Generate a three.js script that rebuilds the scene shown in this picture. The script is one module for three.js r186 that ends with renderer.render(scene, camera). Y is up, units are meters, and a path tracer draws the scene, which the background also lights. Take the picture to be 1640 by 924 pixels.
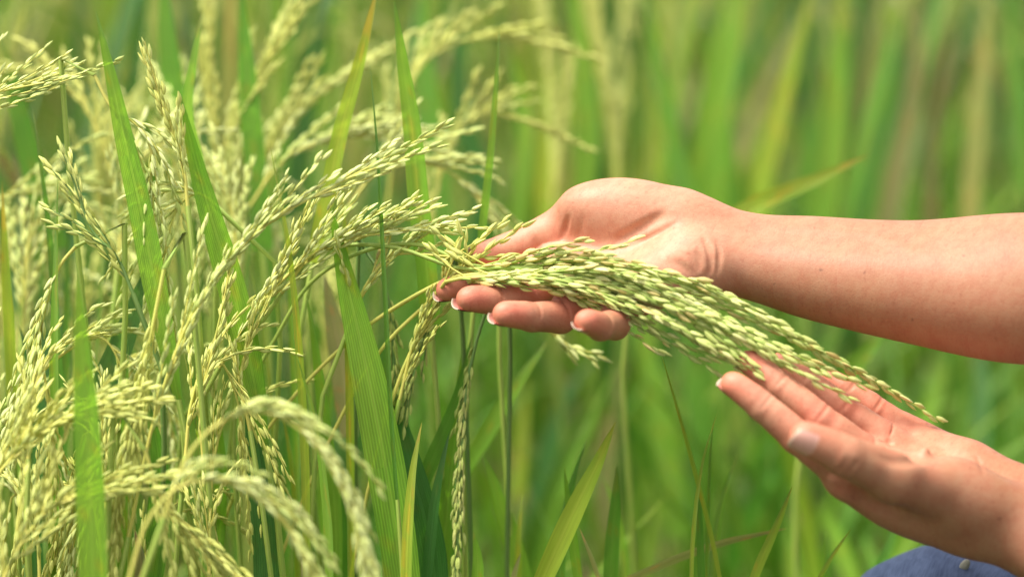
import * as THREE from 'three';
import { mergeGeometries } from 'three/addons/utils/BufferGeometryUtils.js';

// ---------------------------------------------------------------- camera, sky, sun, exposure
const scene = new THREE.Scene();
const PITCH = 12 * Math.PI / 180, FOCUS = 1.2;
const FWD = new THREE.Vector3(0, -Math.sin(PITCH), -Math.cos(PITCH));
const UPV = new THREE.Vector3(0, Math.cos(PITCH), -Math.sin(PITCH));
const CENTRE = new THREE.Vector3(0, 0.70, 0);               // the point in focus, between the two hands
const EYE = CENTRE.clone().addScaledVector(FWD, -FOCUS);
const camera = new THREE.PerspectiveCamera(2 * Math.atan(0.1848 / FOCUS) * 180 / Math.PI, 1640 / 924, 0.05, 200);
camera.position.copy(EYE);
camera.lookAt(CENTRE);
camera.focus = 1.185;
camera.userData.fStop = 2.3;
const renderer = new THREE.WebGLRenderer({ antialias: true });
renderer.toneMapping = THREE.LinearToneMapping;
renderer.toneMappingExposure = 1.74;
renderer.shadowMap.enabled = true;

function makeSky() {                                          // bright thin overcast: white veil, brighter towards the zenith as overcast skies are
  const w = 256, h = 128, d = new Float32Array(w * h * 4);
  for (let j = 0; j < h; j++) for (let i = 0; i < w; i++) {
    const e = (j + 0.5) / h * 180 - 90, s = Math.max(0, Math.sin(e * Math.PI / 180));
    const az = (i + 0.5) / w * 2 * Math.PI;
    const cl = 1 + 0.10 * Math.sin(az * 3 + e * 0.06) * Math.sin(e * 0.11 + 1.3) + 0.05 * Math.sin(az * 7 + e * 0.21);
    const b = 0.36 * (1 + 2 * s) * cl, k = (j * w + i) * 4;
    d[k] = b * 0.98; d[k + 1] = b * 0.99; d[k + 2] = b * 1.0; d[k + 3] = 1;
  }
  const t = new THREE.DataTexture(d, w, h, THREE.RGBAFormat, THREE.FloatType);
  t.mapping = THREE.EquirectangularReflectionMapping;
  t.minFilter = t.magFilter = THREE.LinearFilter;
  t.needsUpdate = true;
  return t;
}
scene.background = makeSky();
scene.environment = scene.background;
scene.backgroundIntensity = 0.95;
scene.environmentIntensity = 0.95;
const sun = new THREE.DirectionalLight(new THREE.Color(1.0, 0.945, 0.84), 4.2);
sun.position.set(-1.2, 3.2, 0.25);
sun.target.position.set(0, 0.6, 0);
sun.castShadow = true;
sun.shadow.radius = 45;
sun.shadow.mapSize.set(2048, 2048);
Object.assign(sun.shadow.camera, { left: -3, right: 3, top: 3, bottom: -3, near: 0.1, far: 12 });
scene.add(sun, sun.target);

// ---------------------------------------------------------------- helpers
function rng(seed) { let s = seed >>> 0; return () => { s = (s + 0x6D2B79F5) >>> 0; let t = s; t = Math.imul(t ^ (t >>> 15), t | 1); t ^= t + Math.imul(t ^ (t >>> 7), t | 61); return ((t ^ (t >>> 14)) >>> 0) / 4294967296; }; }
const V = (x, y, z) => new THREE.Vector3(x, y, z);
// a point on the sight line of a spot of the photograph (1640 x 924), mm behind (+) or before (-) the plane in focus
function at(px, py, mm = 0) {
  const d = FOCUS + mm / 1000, s = d / FOCUS / 2500;
  return EYE.clone().addScaledVector(FWD, d).addScaledVector(UPV, -(py - 462) * s).add(V((px - 820) * s, 0, 0));
}
const taken = {};
function numbered(name) { const n = taken[name] = (taken[name] ?? -1) + 1; return n ? `${name}_${String(n).padStart(3, '0')}` : name; }
function thing(name, label, category, group, position) {
  const o = new THREE.Group(); o.name = numbered(name); o.userData = { label, category };
  if (group) o.userData.group = group;
  if (position) o.position.copy(position);
  scene.add(o); return o;
}
function part(name, geometry, material, parent, stuff) {
  const m = new THREE.Mesh(geometry, material); m.name = name; m.castShadow = m.receiveShadow = true;
  if (stuff) m.userData.kind = 'stuff';
  parent.add(m); return m;
}
function structure(name, geometry, material, label) {
  const m = new THREE.Mesh(geometry, material); m.name = name; m.castShadow = m.receiveShadow = true;
  m.userData = { kind: 'structure', label, category: 'ground' }; scene.add(m); return m;
}
// value noise
function hash3(i, j, k) { let h = Math.imul(i, 374761393) ^ Math.imul(j, 668265263) ^ Math.imul(k, 1274126177); h = Math.imul(h ^ (h >>> 13), 1103515245); return ((h ^ (h >>> 16)) >>> 0) / 4294967296; }
function noise(x, y, z) {
  const i = Math.floor(x), j = Math.floor(y), k = Math.floor(z), f = t => t * t * (3 - 2 * t), u = f(x - i), v = f(y - j), w = f(z - k), L = (a, b, t) => a + (b - a) * t;
  return L(L(L(hash3(i, j, k), hash3(i + 1, j, k), u), L(hash3(i, j + 1, k), hash3(i + 1, j + 1, k), u), v), L(L(hash3(i, j, k + 1), hash3(i + 1, j, k + 1), u), L(hash3(i, j + 1, k + 1), hash3(i + 1, j + 1, k + 1), u), v), w);
}
function texture(w, h, fn, srgb = true) {
  const d = new Uint8Array(w * h * 4);
  for (let j = 0; j < h; j++) for (let i = 0; i < w; i++) { const c = fn(i / w, j / h, i, j), k = (j * w + i) * 4; for (let q = 0; q < 3; q++) d[k + q] = Math.max(0, Math.min(255, Math.round(255 * (c.length ? c[q] : c)))); d[k + 3] = 255; }
  const t = new THREE.DataTexture(d, w, h); t.wrapS = t.wrapT = THREE.RepeatWrapping; t.magFilter = THREE.LinearFilter; t.minFilter = THREE.LinearMipmapLinearFilter; t.generateMipmaps = true;
  if (srgb) t.colorSpace = THREE.SRGBColorSpace;
  t.needsUpdate = true; return t;
}
function taperTube(curve, r0, r1, seg = 16, radial = 6, endScale = 1) {
  const frames = curve.computeFrenetFrames(seg, false), P = [], N = [], U = [], I = [], len = curve.getLength(), n = V(), p = V();
  for (let i = 0; i <= seg; i++) {
    const t = i / seg; curve.getPointAt(t, p);
    const r = (r0 + (r1 - r0) * t) * (i === seg ? endScale : 1);
    for (let j = 0; j <= radial; j++) {
      const a = j / radial * Math.PI * 2;
      n.copy(frames.normals[i]).multiplyScalar(Math.cos(a)).addScaledVector(frames.binormals[i], Math.sin(a));
      P.push(p.x + n.x * r, p.y + n.y * r, p.z + n.z * r); N.push(n.x, n.y, n.z); U.push(j / radial, t * len / 0.05);
    }
  }
  const w = radial + 1;
  for (let i = 0; i < seg; i++) for (let j = 0; j < radial; j++) { const a = i * w + j; I.push(a, a + 1, a + w, a + 1, a + w + 1, a + w); }
  return geo(P, N, U, I);
}
function geo(P, N, U, I, C) {
  const g = new THREE.BufferGeometry();
  g.setAttribute('position', new THREE.Float32BufferAttribute(P, 3));
  if (N) g.setAttribute('normal', new THREE.Float32BufferAttribute(N, 3));
  if (U) g.setAttribute('uv', new THREE.Float32BufferAttribute(U, 2));
  if (C) g.setAttribute('color', new THREE.Float32BufferAttribute(C, 3));
  g.setIndex(I); if (!N) g.computeVertexNormals(); return g;
}
const spline = pts => new THREE.CatmullRomCurve3(pts, false, 'centripetal');
// ---------------------------------------------------------------- bodies as smooth distance fields, meshed with surface nets
const smin = (a, b, k) => { const h = Math.max(k - Math.abs(a - b), 0) / k; return Math.min(a, b) - h * h * k * 0.25; };
function cap(a, b, ra, rb) {                                  // tapered capsule
  const dx = b.x - a.x, dy = b.y - a.y, dz = b.z - a.z, l2 = dx * dx + dy * dy + dz * dz || 1e-12;
  return (x, y, z) => {
    const px = x - a.x, py = y - a.y, pz = z - a.z; let h = (px * dx + py * dy + pz * dz) / l2; h = h < 0 ? 0 : h > 1 ? 1 : h;
    const qx = px - dx * h, qy = py - dy * h, qz = pz - dz * h; return Math.sqrt(qx * qx + qy * qy + qz * qz) - ra - (rb - ra) * h;
  };
}
function ell(c, ax, ay, az, rx, ry, rz) {                     // ellipsoid on three unit axes
  return (x, y, z) => {
    const px = x - c.x, py = y - c.y, pz = z - c.z;
    const u = (px * ax.x + py * ax.y + pz * ax.z) / rx, v = (px * ay.x + py * ay.y + pz * ay.z) / ry, w = (px * az.x + py * az.y + pz * az.z) / rz;
    const k0 = Math.sqrt(u * u + v * v + w * w), k1 = Math.sqrt((u / rx) ** 2 + (v / ry) ** 2 + (w / rz) ** 2); return k1 < 1e-9 ? -Math.min(rx, ry, rz) : k0 * (k0 - 1) / k1;
  };
}
function blend(list, k) { return (x, y, z) => { let d = list[0](x, y, z); for (let i = 1; i < list.length; i++) d = smin(d, list[i](x, y, z), k); return d; }; }
// grooves (+) and ridges (-): each a polyline with a width and a depth
function lineDist(pts) {
  const segs = [], n = pts.length - 1; for (let i = 0; i < n; i++) segs.push(cap(pts[i], pts[i + 1], 0, 0));
  let c = V(); pts.forEach(p => c.add(p)); c.multiplyScalar(1 / pts.length); const R = Math.max(...pts.map(p => p.distanceTo(c)));
  return { c, R, f: (x, y, z) => { let d = 1e9; for (let i = 0; i < n; i++) { const e = segs[i](x, y, z); if (e < d) d = e; } const p = pts[0], q = pts[n], a = Math.sqrt((x - p.x) ** 2 + (y - p.y) ** 2 + (z - p.z) ** 2), b = Math.sqrt((x - q.x) ** 2 + (y - q.y) ** 2 + (z - q.z) ** 2), m = Math.min(a, b) / (0.45 * R + 0.001); return [d, 1 - Math.exp(-m * m)]; } };
}
function carve(f, lines) {
  const L = lines.map(([pts, w, depth]) => ({ ...lineDist(pts), w, depth }));
  return (x, y, z) => {
    let d = f(x, y, z); if (d > 0.012 || d < -0.012) return d;
    for (const l of L) {
      const ex = x - l.c.x, ey = y - l.c.y, ez = z - l.c.z, R = l.R + 3 * l.w; if (ex * ex + ey * ey + ez * ez > R * R) continue;
      const [q, end] = l.f(x, y, z), r = q / l.w; if (r < 3) d += l.depth * end * Math.exp(-r * r);
    }
    return d;
  };
}
function netMesh(f, lo, hi, cell, keep) {
  const n = [0, 1, 2].map(i => Math.ceil((hi.getComponent(i) - lo.getComponent(i)) / cell) + 1), [nx, ny, nz] = n, F = new Float32Array(nx * ny * nz), B = 8;
  const reach = B * cell * 0.87 * 1.25 + 0.003;
  for (let bz = 0; bz < nz; bz += B) for (let by = 0; by < ny; by += B) for (let bx = 0; bx < nx; bx += B) {
    const mx = Math.min(bx + B, nx), my = Math.min(by + B, ny), mz = Math.min(bz + B, nz), h = B / 2 * cell;
    const dc = f(lo.x + bx * cell + h, lo.y + by * cell + h, lo.z + bz * cell + h), far = Math.abs(dc) > reach;
    for (let z = bz; z < mz; z++) for (let y = by; y < my; y++) for (let x = bx; x < mx; x++)
      F[(z * ny + y) * nx + x] = far ? dc : f(lo.x + x * cell, lo.y + y * cell, lo.z + z * cell);
  }
  const id = new Int32Array(nx * ny * nz).fill(-1), P = [], N = [], I = [], off = [0, 1, nx, nx + 1, nx * ny, nx * ny + 1, nx * ny + nx, nx * ny + nx + 1];
  const E = [[0, 1], [2, 3], [4, 5], [6, 7], [0, 2], [1, 3], [4, 6], [5, 7], [0, 4], [1, 5], [2, 6], [3, 7]];
  for (let z = 0; z < nz - 1; z++) for (let y = 0; y < ny - 1; y++) for (let x = 0; x < nx - 1; x++) {
    const b = (z * ny + y) * nx + x; let m = 0; for (let k = 0; k < 8; k++) if (F[b + off[k]] < 0) m |= 1 << k;
    if (m === 0 || m === 255) continue;
    let sx = 0, sy = 0, sz = 0, c = 0;
    for (const [p, q] of E) { const a = F[b + off[p]], d = F[b + off[q]]; if ((a < 0) === (d < 0)) continue; const t = a / (a - d); sx += (p & 1) + ((q & 1) - (p & 1)) * t; sy += (p >> 1 & 1) + ((q >> 1 & 1) - (p >> 1 & 1)) * t; sz += (p >> 2) + ((q >> 2) - (p >> 2)) * t; c++; }
    id[b] = P.length / 3; P.push(lo.x + (x + sx / c) * cell, lo.y + (y + sy / c) * cell, lo.z + (z + sz / c) * cell);
  }
  const quad = (a, b, c, d, flip) => { if (a < 0 || b < 0 || c < 0 || d < 0) return; flip ? I.push(a, c, b, a, d, c) : I.push(a, b, c, a, c, d); };
  for (let z = 1; z < nz - 1; z++) for (let y = 1; y < ny - 1; y++) for (let x = 1; x < nx - 1; x++) {
    const b = (z * ny + y) * nx + x, s = F[b] < 0;
    if (s !== F[b + 1] < 0) quad(id[b - nx - nx * ny], id[b - nx * ny], id[b], id[b - nx], !s);
    if (s !== F[b + nx] < 0) quad(id[b - 1 - nx * ny], id[b - 1], id[b], id[b - nx * ny], !s);
    if (s !== F[b + nx * ny] < 0) quad(id[b - 1 - nx], id[b - nx], id[b], id[b - 1], !s);
  }
  // two projection steps onto the surface, then normals from the field
  const e = cell * 0.45, g = (x, y, z) => [f(x + e, y, z) - f(x - e, y, z), f(x, y + e, z) - f(x, y - e, z), f(x, y, z + e) - f(x, y, z - e)];
  for (let i = 0; i < P.length; i += 3) {
    let [x, y, z] = [P[i], P[i + 1], P[i + 2]], d = g(x, y, z), l = Math.hypot(...d) || 1; const v = f(x, y, z) * Math.min(1, 2 * e / l);
    const s = Math.max(-cell, Math.min(cell, v)) * 0.8; x -= d[0] / l * s; y -= d[1] / l * s; z -= d[2] / l * s; P[i] = x; P[i + 1] = y; P[i + 2] = z;
    d = g(x, y, z); l = Math.hypot(...d) || 1; N.push(d[0] / l, d[1] / l, d[2] / l);
  }
  const U = []; for (let i = 0; i < P.length; i += 3) U.push((P[i] * 0.9 + P[i + 2] * 0.45) / 0.04, (P[i + 1] * 0.85 - P[i + 2] * 0.5) / 0.04);
  return geo(P, N, U, I);
}

// ---------------------------------------------------------------- the person
const skinBump = texture(512, 512, (u, v) => {                // fine criss-cross skin grain
  const s = 64, wrap = (x, y) => noise((x % 1) * s, (y % 1) * s, 3);
  const a = noise(u * 46, v * 46, 1), b = noise(u * 120, v * 120, 7), c = Math.abs(noise(u * 60 + v * 20, v * 24 - u * 12, 11) - 0.5) * 2;
  return 0.25 * a + 0.35 * b + 0.4 * c;
}, false);
const skinTone = texture(256, 256, (u, v) => {                // blotchy pink and tan skin
  const m = noise(u * 9, v * 9, 2) * 0.6 + noise(u * 25, v * 25, 5) * 0.4 - 0.5, f = noise(u * 90, v * 90, 9) - 0.5;
  const spot = noise(u * 40, v * 40, 21) > 0.86 ? 0.07 : 0;
  return [0.99 + 0.05 * m + 0.04 * f - spot * 0.7, 0.955 + 0.15 * m + 0.07 * f - spot, 0.94 + 0.16 * m + 0.07 * f - spot];
});
const skin = new THREE.MeshPhysicalMaterial({ color: 0xffffff, map: skinTone, vertexColors: true, roughness: 0.52, bumpMap: skinBump, bumpScale: 0.0001, specularIntensity: 0.7 });
const nailMat = new THREE.MeshPhysicalMaterial({ color: 0xffffff, vertexColors: true, roughness: 0.32, specularIntensity: 0.8, side: THREE.DoubleSide });
const TAN = [0.385, 0.184, 0.108], PALM = [0.61, 0.305, 0.200], PINK = [0.67, 0.210, 0.138];
const MOLES = [[1316, 433, 0.0011], [1386, 436, 0.0007], [1462, 512, 0.0009], [1240, 455, 0.0006], [1545, 410, 0.0007], [1602, 830, 0.0008]].map(([x, y, r]) => [at(x, y).sub(EYE).normalize(), r]);
const mix = (a, b, t) => a.map((q, i) => q + (b[i] - q) * t);
const nails = [];

// a limb along a smooth line of [px, py, mm, radius in mm]
function limb(pts) {
  const c = spline(pts.map(p => at(p[0], p[1], p[2]))), rad = t => { const x = t * (pts.length - 1), i = Math.min(pts.length - 2, Math.floor(x)), f = x - i, r = k => pts[Math.max(0, Math.min(pts.length - 1, k))][3] / 1000; return 0.5 * (2 * r(i) + (r(i + 1) - r(i - 1)) * f + (2 * r(i - 1) - 5 * r(i) + 4 * r(i + 1) - r(i + 2)) * f * f + (3 * r(i) - r(i - 1) - 3 * r(i + 1) + r(i + 2)) * f ** 3); };
  const N = pts.length * 20, S = new Float64Array((N + 1) * 4); for (let i = 0; i <= N; i++) { const p = c.getPoint(i / N); S.set([p.x, p.y, p.z, rad(i / N)], i * 4); }
  return (x, y, z) => {
    let b = 0, m = 1e9; const e = i => { const k = i * 4, a = x - S[k], b = y - S[k + 1], c = z - S[k + 2]; return Math.sqrt(a * a + b * b + c * c) - S[k + 3]; };
    for (let i = 0; i <= N; i += 10) { const v = e(i); if (v < m) { m = v; b = i; } }
    for (let i = Math.max(0, b - 9); i <= Math.min(N, b + 9); i++) { const v = e(i); if (v < m) m = v; }
    return m;
  };
}
// joints of a hand -> field of distance, lines of creases, list of pink spots (finger pads)
function handField(H) {
  const { fingers, thumb, side } = H, acrossOf = k => H.across[k], palmar = (axis, k) => V().crossVectors(axis, acrossOf(k)).multiplyScalar(side).normalize();
  const names = Object.keys(fingers), palm = [], groups = [], lines = [], pink = [];
  const mm = 0.001;
  names.forEach((nm, i) => {
    const [m, p, d, t] = fingers[nm], s = H.scale[i], w = H.wrist[i];
    palm.push(cap(w, m, 12.0 * mm, 10.2 * s * mm));
    const ax1 = p.clone().sub(m).normalize(), ax2 = d.clone().sub(p).normalize(), ax3 = t.clone().sub(d).normalize();
    const n1 = palmar(ax1, i), n2 = palmar(ax2, i), n3 = palmar(ax3, i);
    const mid = (a, b, q, n, o) => a.clone().lerp(b, q).addScaledVector(n, o * mm);
    groups.push(blend([
      cap(m, p, 10.0 * s * mm, 8.7 * s * mm), cap(p, d, 8.6 * s * mm, 7.7 * s * mm), cap(d, t, 7.6 * s * mm, 6.4 * s * mm),
      cap(mid(m, p, 0.3, n1, 2.6), mid(m, p, 0.66, n1, 2.2), 8.4 * s * mm, 7.6 * s * mm), cap(mid(p, d, 0.3, n2, 1.9), mid(p, d, 0.7, n2, 1.7), 7.2 * s * mm, 6.8 * s * mm),
      cap(mid(d, t, 0.35, n3, 1.6), mid(d, t, 0.85, n3, 1.3), 6.8 * s * mm, 6.1 * s * mm),
    ], 2.6 * mm));
    for (const [j, n, ax, r, dep] of [[p, n1.clone().add(n2).normalize(), ax2, 9.8, 1.5], [d, n2.clone().add(n3).normalize(), ax3, 8.8, 1.2], [mid(m, p, 0.12, n1, 0), n1, ax1, 10.6, 0.9]]) {
      const lat = V().crossVectors(ax, n).normalize(), arc = [];
      for (let a = -70; a <= 70; a += 20) arc.push(j.clone().addScaledVector(n, Math.cos(a * Math.PI / 180) * r * s * mm).addScaledVector(lat, Math.sin(a * Math.PI / 180) * r * s * mm));
      lines.push([arc, 1.25 * mm, dep * mm]);
    }
    pink.push([t.clone().addScaledVector(n3, 2 * mm), 15 * mm, 0.85]); pink.push([p.clone().addScaledVector(n2, 5 * mm), 16 * mm, 0.55]); pink.push([m.clone().addScaledVector(n1, 6 * mm), 18 * mm, 0.5]);
    nails.push({ t, ax: ax3, dorsal: n3.clone().negate(), r: 6.5 * s * mm, w: 5.6 * s * mm, len: 10 * s * mm, free: H.nailFree * mm });
  });
  { const [c, m, ip, t] = thumb, ax1 = m.clone().sub(c).normalize(), ax2 = ip.clone().sub(m).normalize(), ax3 = t.clone().sub(ip).normalize(), n = H.thumbPad;
    const n2 = n.clone().addScaledVector(ax2, -n.dot(ax2)).normalize(), n3 = n.clone().addScaledVector(ax3, -n.dot(ax3)).normalize();
    const k = H.thumbScale; palm.push(cap(c, m, 15.5 * mm, 12.2 * k * mm));
    groups.push(blend([cap(m, ip, 11.6 * k * mm, 9.8 * k * mm), cap(ip, t, 9.4 * k * mm, 7.6 * k * mm), cap(m.clone().lerp(ip, 0.35).addScaledVector(n2, 2.5 * mm), m.clone().lerp(ip, 0.7).addScaledVector(n2, 2 * mm), 9.5 * k * mm, 8.6 * k * mm), cap(ip.clone().lerp(t, 0.3).addScaledVector(n3, 2.2 * mm), ip.clone().lerp(t, 0.8).addScaledVector(n3, 1.6 * mm), 8.4 * k * mm, 7.2 * k * mm)], 3 * mm));
    for (const [j, nn, ax, r] of [[ip, n2.clone().add(n3).normalize(), ax3, 10.8 * k]]) {
      const lat = V().crossVectors(ax, nn).normalize(), arc = []; for (let a = -75; a <= 75; a += 25) arc.push(j.clone().addScaledVector(nn, Math.cos(a * Math.PI / 180) * r * mm).addScaledVector(lat, Math.sin(a * Math.PI / 180) * r * mm));
      lines.push([arc, 1.4 * mm, 1.0 * mm]);
    }
    for (const q of [-2.2, -0.6, 1.2, 2.8]) {                  // knuckle wrinkles on the back of the thumb joint
      const lat = V().crossVectors(ax3, n3).normalize(), arc = []; const j = ip.clone().addScaledVector(ax3, q * 1.25 * mm);
      for (let a = -42; a <= 42; a += 14) arc.push(j.clone().addScaledVector(n3, -Math.cos(a * Math.PI / 180) * 10 * k * mm).addScaledVector(lat, Math.sin(a * Math.PI / 180) * 10 * k * mm).addScaledVector(ax3, Math.abs(a) / 42 * q * 0.3 * mm));
      lines.push([arc, 1.15 * mm, 1.5 * mm]);
    }
    pink.push([t, 17 * mm, 0.6]);
    nails.push({ t, ax: ax3, dorsal: n3.clone().negate(), r: 7.7 * mm * H.thumbScale, w: 7.4 * mm * H.thumbScale, len: 13 * mm * H.thumbScale, free: 0 });
  }
  for (const e of H.extra) palm.push(e);
  const pf = blend(palm, H.palmBlend ?? 0.012), all = (x, y, z) => { const d = pf(x, y, z); let r = d; for (const g of groups) { const q = g(x, y, z); if (q < r + 0.012) r = Math.min(r, smin(d, q, 0.007)); } return r; };
  const onSkin = ([px, py]) => {                              // follow the sight line to the skin
    const q = at(px, py, -300), dir = q.clone().sub(EYE).normalize();
    for (let i = 0; i < 90; i++) { const d = all(q.x, q.y, q.z); if (d < 0.0002) break; q.addScaledVector(dir, d * 0.8); }
    return q;
  };
  const dense = pts => spline(pts.map(([x, y]) => V(x, y, 0))).getPoints(pts.length * 4).map(p => onSkin([p.x, p.y]));
  return { f: carve(all, [...lines, ...H.lines.map(([pts, w, d]) => [dense(pts), w, d])]), pink };
}
function colourSkin(g, pink, palmSpots) {
  const p = g.attributes.position, C = new Float32Array(p.count * 3);
  for (let i = 0; i < p.count; i++) {
    const x = p.getX(i), y = p.getY(i), z = p.getZ(i); let c = TAN, k = 0, q = 0;
    for (const [s, r, a] of palmSpots) { const d = ((x - s.x) ** 2 + (y - s.y) ** 2 + (z - s.z) ** 2) / (r * r); k = Math.max(k, a * Math.exp(-d)); }
    for (const [s, r, a] of pink) { const d = ((x - s.x) ** 2 + (y - s.y) ** 2 + (z - s.z) ** 2) / (r * r); q = Math.max(q, a * Math.exp(-d)); }
    c = mix(mix(c, PALM, k), PINK, Math.min(1, q * (0.75 + 0.5 * noise(x * 160, y * 160, z * 160))));
    for (const [d, r] of MOLES) { const ex = x - EYE.x, ey = y - EYE.y, ez = z - EYE.z, l = ex * d.x + ey * d.y + ez * d.z; if (ex * ex + ey * ey + ez * ez - l * l < r * r) c = mix(c, [0.16, 0.07, 0.045], 0.7); }
    const m = 0.93 + 0.14 * noise(x * 55, y * 55, z * 55); C[i * 3] = c[0] * m; C[i * 3 + 1] = c[1] * m * (0.97 + 0.06 * noise(x * 90 + 9, y * 90, z * 90)); C[i * 3 + 2] = c[2] * m;
  }
  g.setAttribute('color', new THREE.BufferAttribute(C, 3)); return g;
}
function nailGeometry({ t, ax, dorsal, r, w, len, free }) {
  const lat = V().crossVectors(ax, dorsal).normalize(), P = [], I = [], U = [], C = [], nu = 10, nv = 12, half = w / r;
  for (const layer of [0, 1]) for (let j = 0; j <= nv; j++) for (let i = 0; i <= nu; i++) {
    const u = i / nu * 2 - 1, v = j / nv, end = (len * 0.5 + free) - 0.22 * w * u * u, start = -len * 0.5 + 0.12 * w * u * u, s = start + (end - start) * v + r * 0.30;
    const a = u * half * (1 - 0.1 * v), dip = -0.10 * r * Math.max(0, v - 0.3) ** 2 * 2.5 - layer * 0.0006, rr = r * 1.03 + dip;
    const q = t.clone().addScaledVector(ax, s).addScaledVector(dorsal, Math.cos(a) * rr).addScaledVector(lat, Math.sin(a) * rr);
    P.push(q.x, q.y, q.z); U.push(u, v);
    const white = v > 1 - (free + 0.0011) / len - 0.05 * u * u, moon = v < 0.14 - 0.1 * u * u;
    C.push(...(white ? [0.62, 0.50, 0.38] : moon ? [0.70, 0.36, 0.27] : [0.70, 0.36, 0.29]));
  }
  const W = nu + 1, S = W * (nv + 1);
  for (let j = 0; j < nv; j++) for (let i = 0; i < nu; i++) { const a = j * W + i; I.push(a, a + 1, a + W, a + 1, a + W + 1, a + W); I.push(S + a, S + a + W, S + a + 1, S + a + 1, S + a + W, S + a + W + 1); }
  for (let i = 0; i < nu; i++) { const a = nv * W + i; I.push(a, a + 1, S + a, a + 1, S + a + 1, S + a); }
  return geo(P, null, U, I, C);
}

// right hand (upper): palm up and turned to the viewer, fingers cradling the panicles
const rJ = { index: [at(900, 404, 20), at(830, 436, 16), at(770, 455, 4), at(716, 464, -6)], middle: [at(908, 434, 2), at(848, 472, -10), at(794, 482, -24), at(750, 479, -36)], ring: [at(926, 466, -16), at(898, 508, -34), at(852, 508, -50), at(808, 503, -62)], little: [at(964, 490, -32), at(985, 520, -52), at(962, 524, -74), at(938, 515, -92)] };
const rAcross = V(0.30, -0.55, 0.78).normalize();
const rThumb = [at(1085, 362, 4), at(932, 345, 22), at(850, 386, 22), at(780, 408, 16)];
const rightHand = handField({
  fingers: rJ, side: 1, across: [rAcross, rAcross, rAcross, V(0.75, -0.45, 0.45).normalize()], scale: [1.14, 1.20, 1.16, 1.06], nailFree: 0.5, thumbScale: 1.18, palmBlend: 0.015,
  wrist: [at(1128, 370, 10), at(1128, 388, 4), at(1130, 408, -6), at(1134, 424, -12)],
  thumb: rThumb, thumbPad: V(-0.1, -0.55, 0.8).normalize(),
  extra: [
    ell(at(1010, 344, 8), V(-0.94, 0.1, 0.1).normalize(), V(0.1, 0.95, 0).normalize(), V(0, 0, 1), 0.046, 0.0235, 0.022),
    cap(at(1104, 418, -14), at(1000, 474, -30), 0.0165, 0.014),
    limb([[1100, 354, 6, 16], [1205, 382, 6, 16.5], [1302, 396, 0, 20], [1465, 416, -14, 25], [1640, 432, -34, 35.5], [1800, 456, -50, 41], [1960, 380, -30, 46]]),
    limb([[1104, 418, -10, 16.5], [1205, 429, -8, 20.5], [1302, 446, -14, 26], [1465, 466, -28, 33], [1640, 480, -44, 40], [1800, 468, -50, 42]]),
  ],
  lines: [
    [[[1078, 336], [1045, 354], [1010, 374], [975, 392]], 0.0030, 0.0038],
    [[[1092, 352], [1050, 376], [1015, 392]], 0.0020, 0.0016],
    [[[1124, 372], [1136, 400], [1140, 425], [1132, 450]], 0.0018, 0.0034],
    [[[1146, 378], [1153, 402], [1149, 448]], 0.0016, 0.0024],
    [[[1112, 396], [1120, 415], [1122, 440]], 0.0018, 0.0022],
    [[[1066, 412], [1094, 428], [1112, 446]], 0.0030, 0.0018],
    [[[1100, 400], [1112, 420], [1116, 444]], 0.0020, 0.0012],
    [[[911, 338], [908, 355], [899, 388]], 0.0018, 0.0036],
    [[[936, 330], [932, 360], [926, 392]], 0.0024, 0.0006],
    [[[856, 372], [860, 390], [864, 410]], 0.0018, 0.0012],
        [[[1175, 352], [1250, 362], [1330, 368], [1400, 376], [1480, 408], [1560, 420]], 0.0060, -0.0008],
  ],
});
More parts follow.
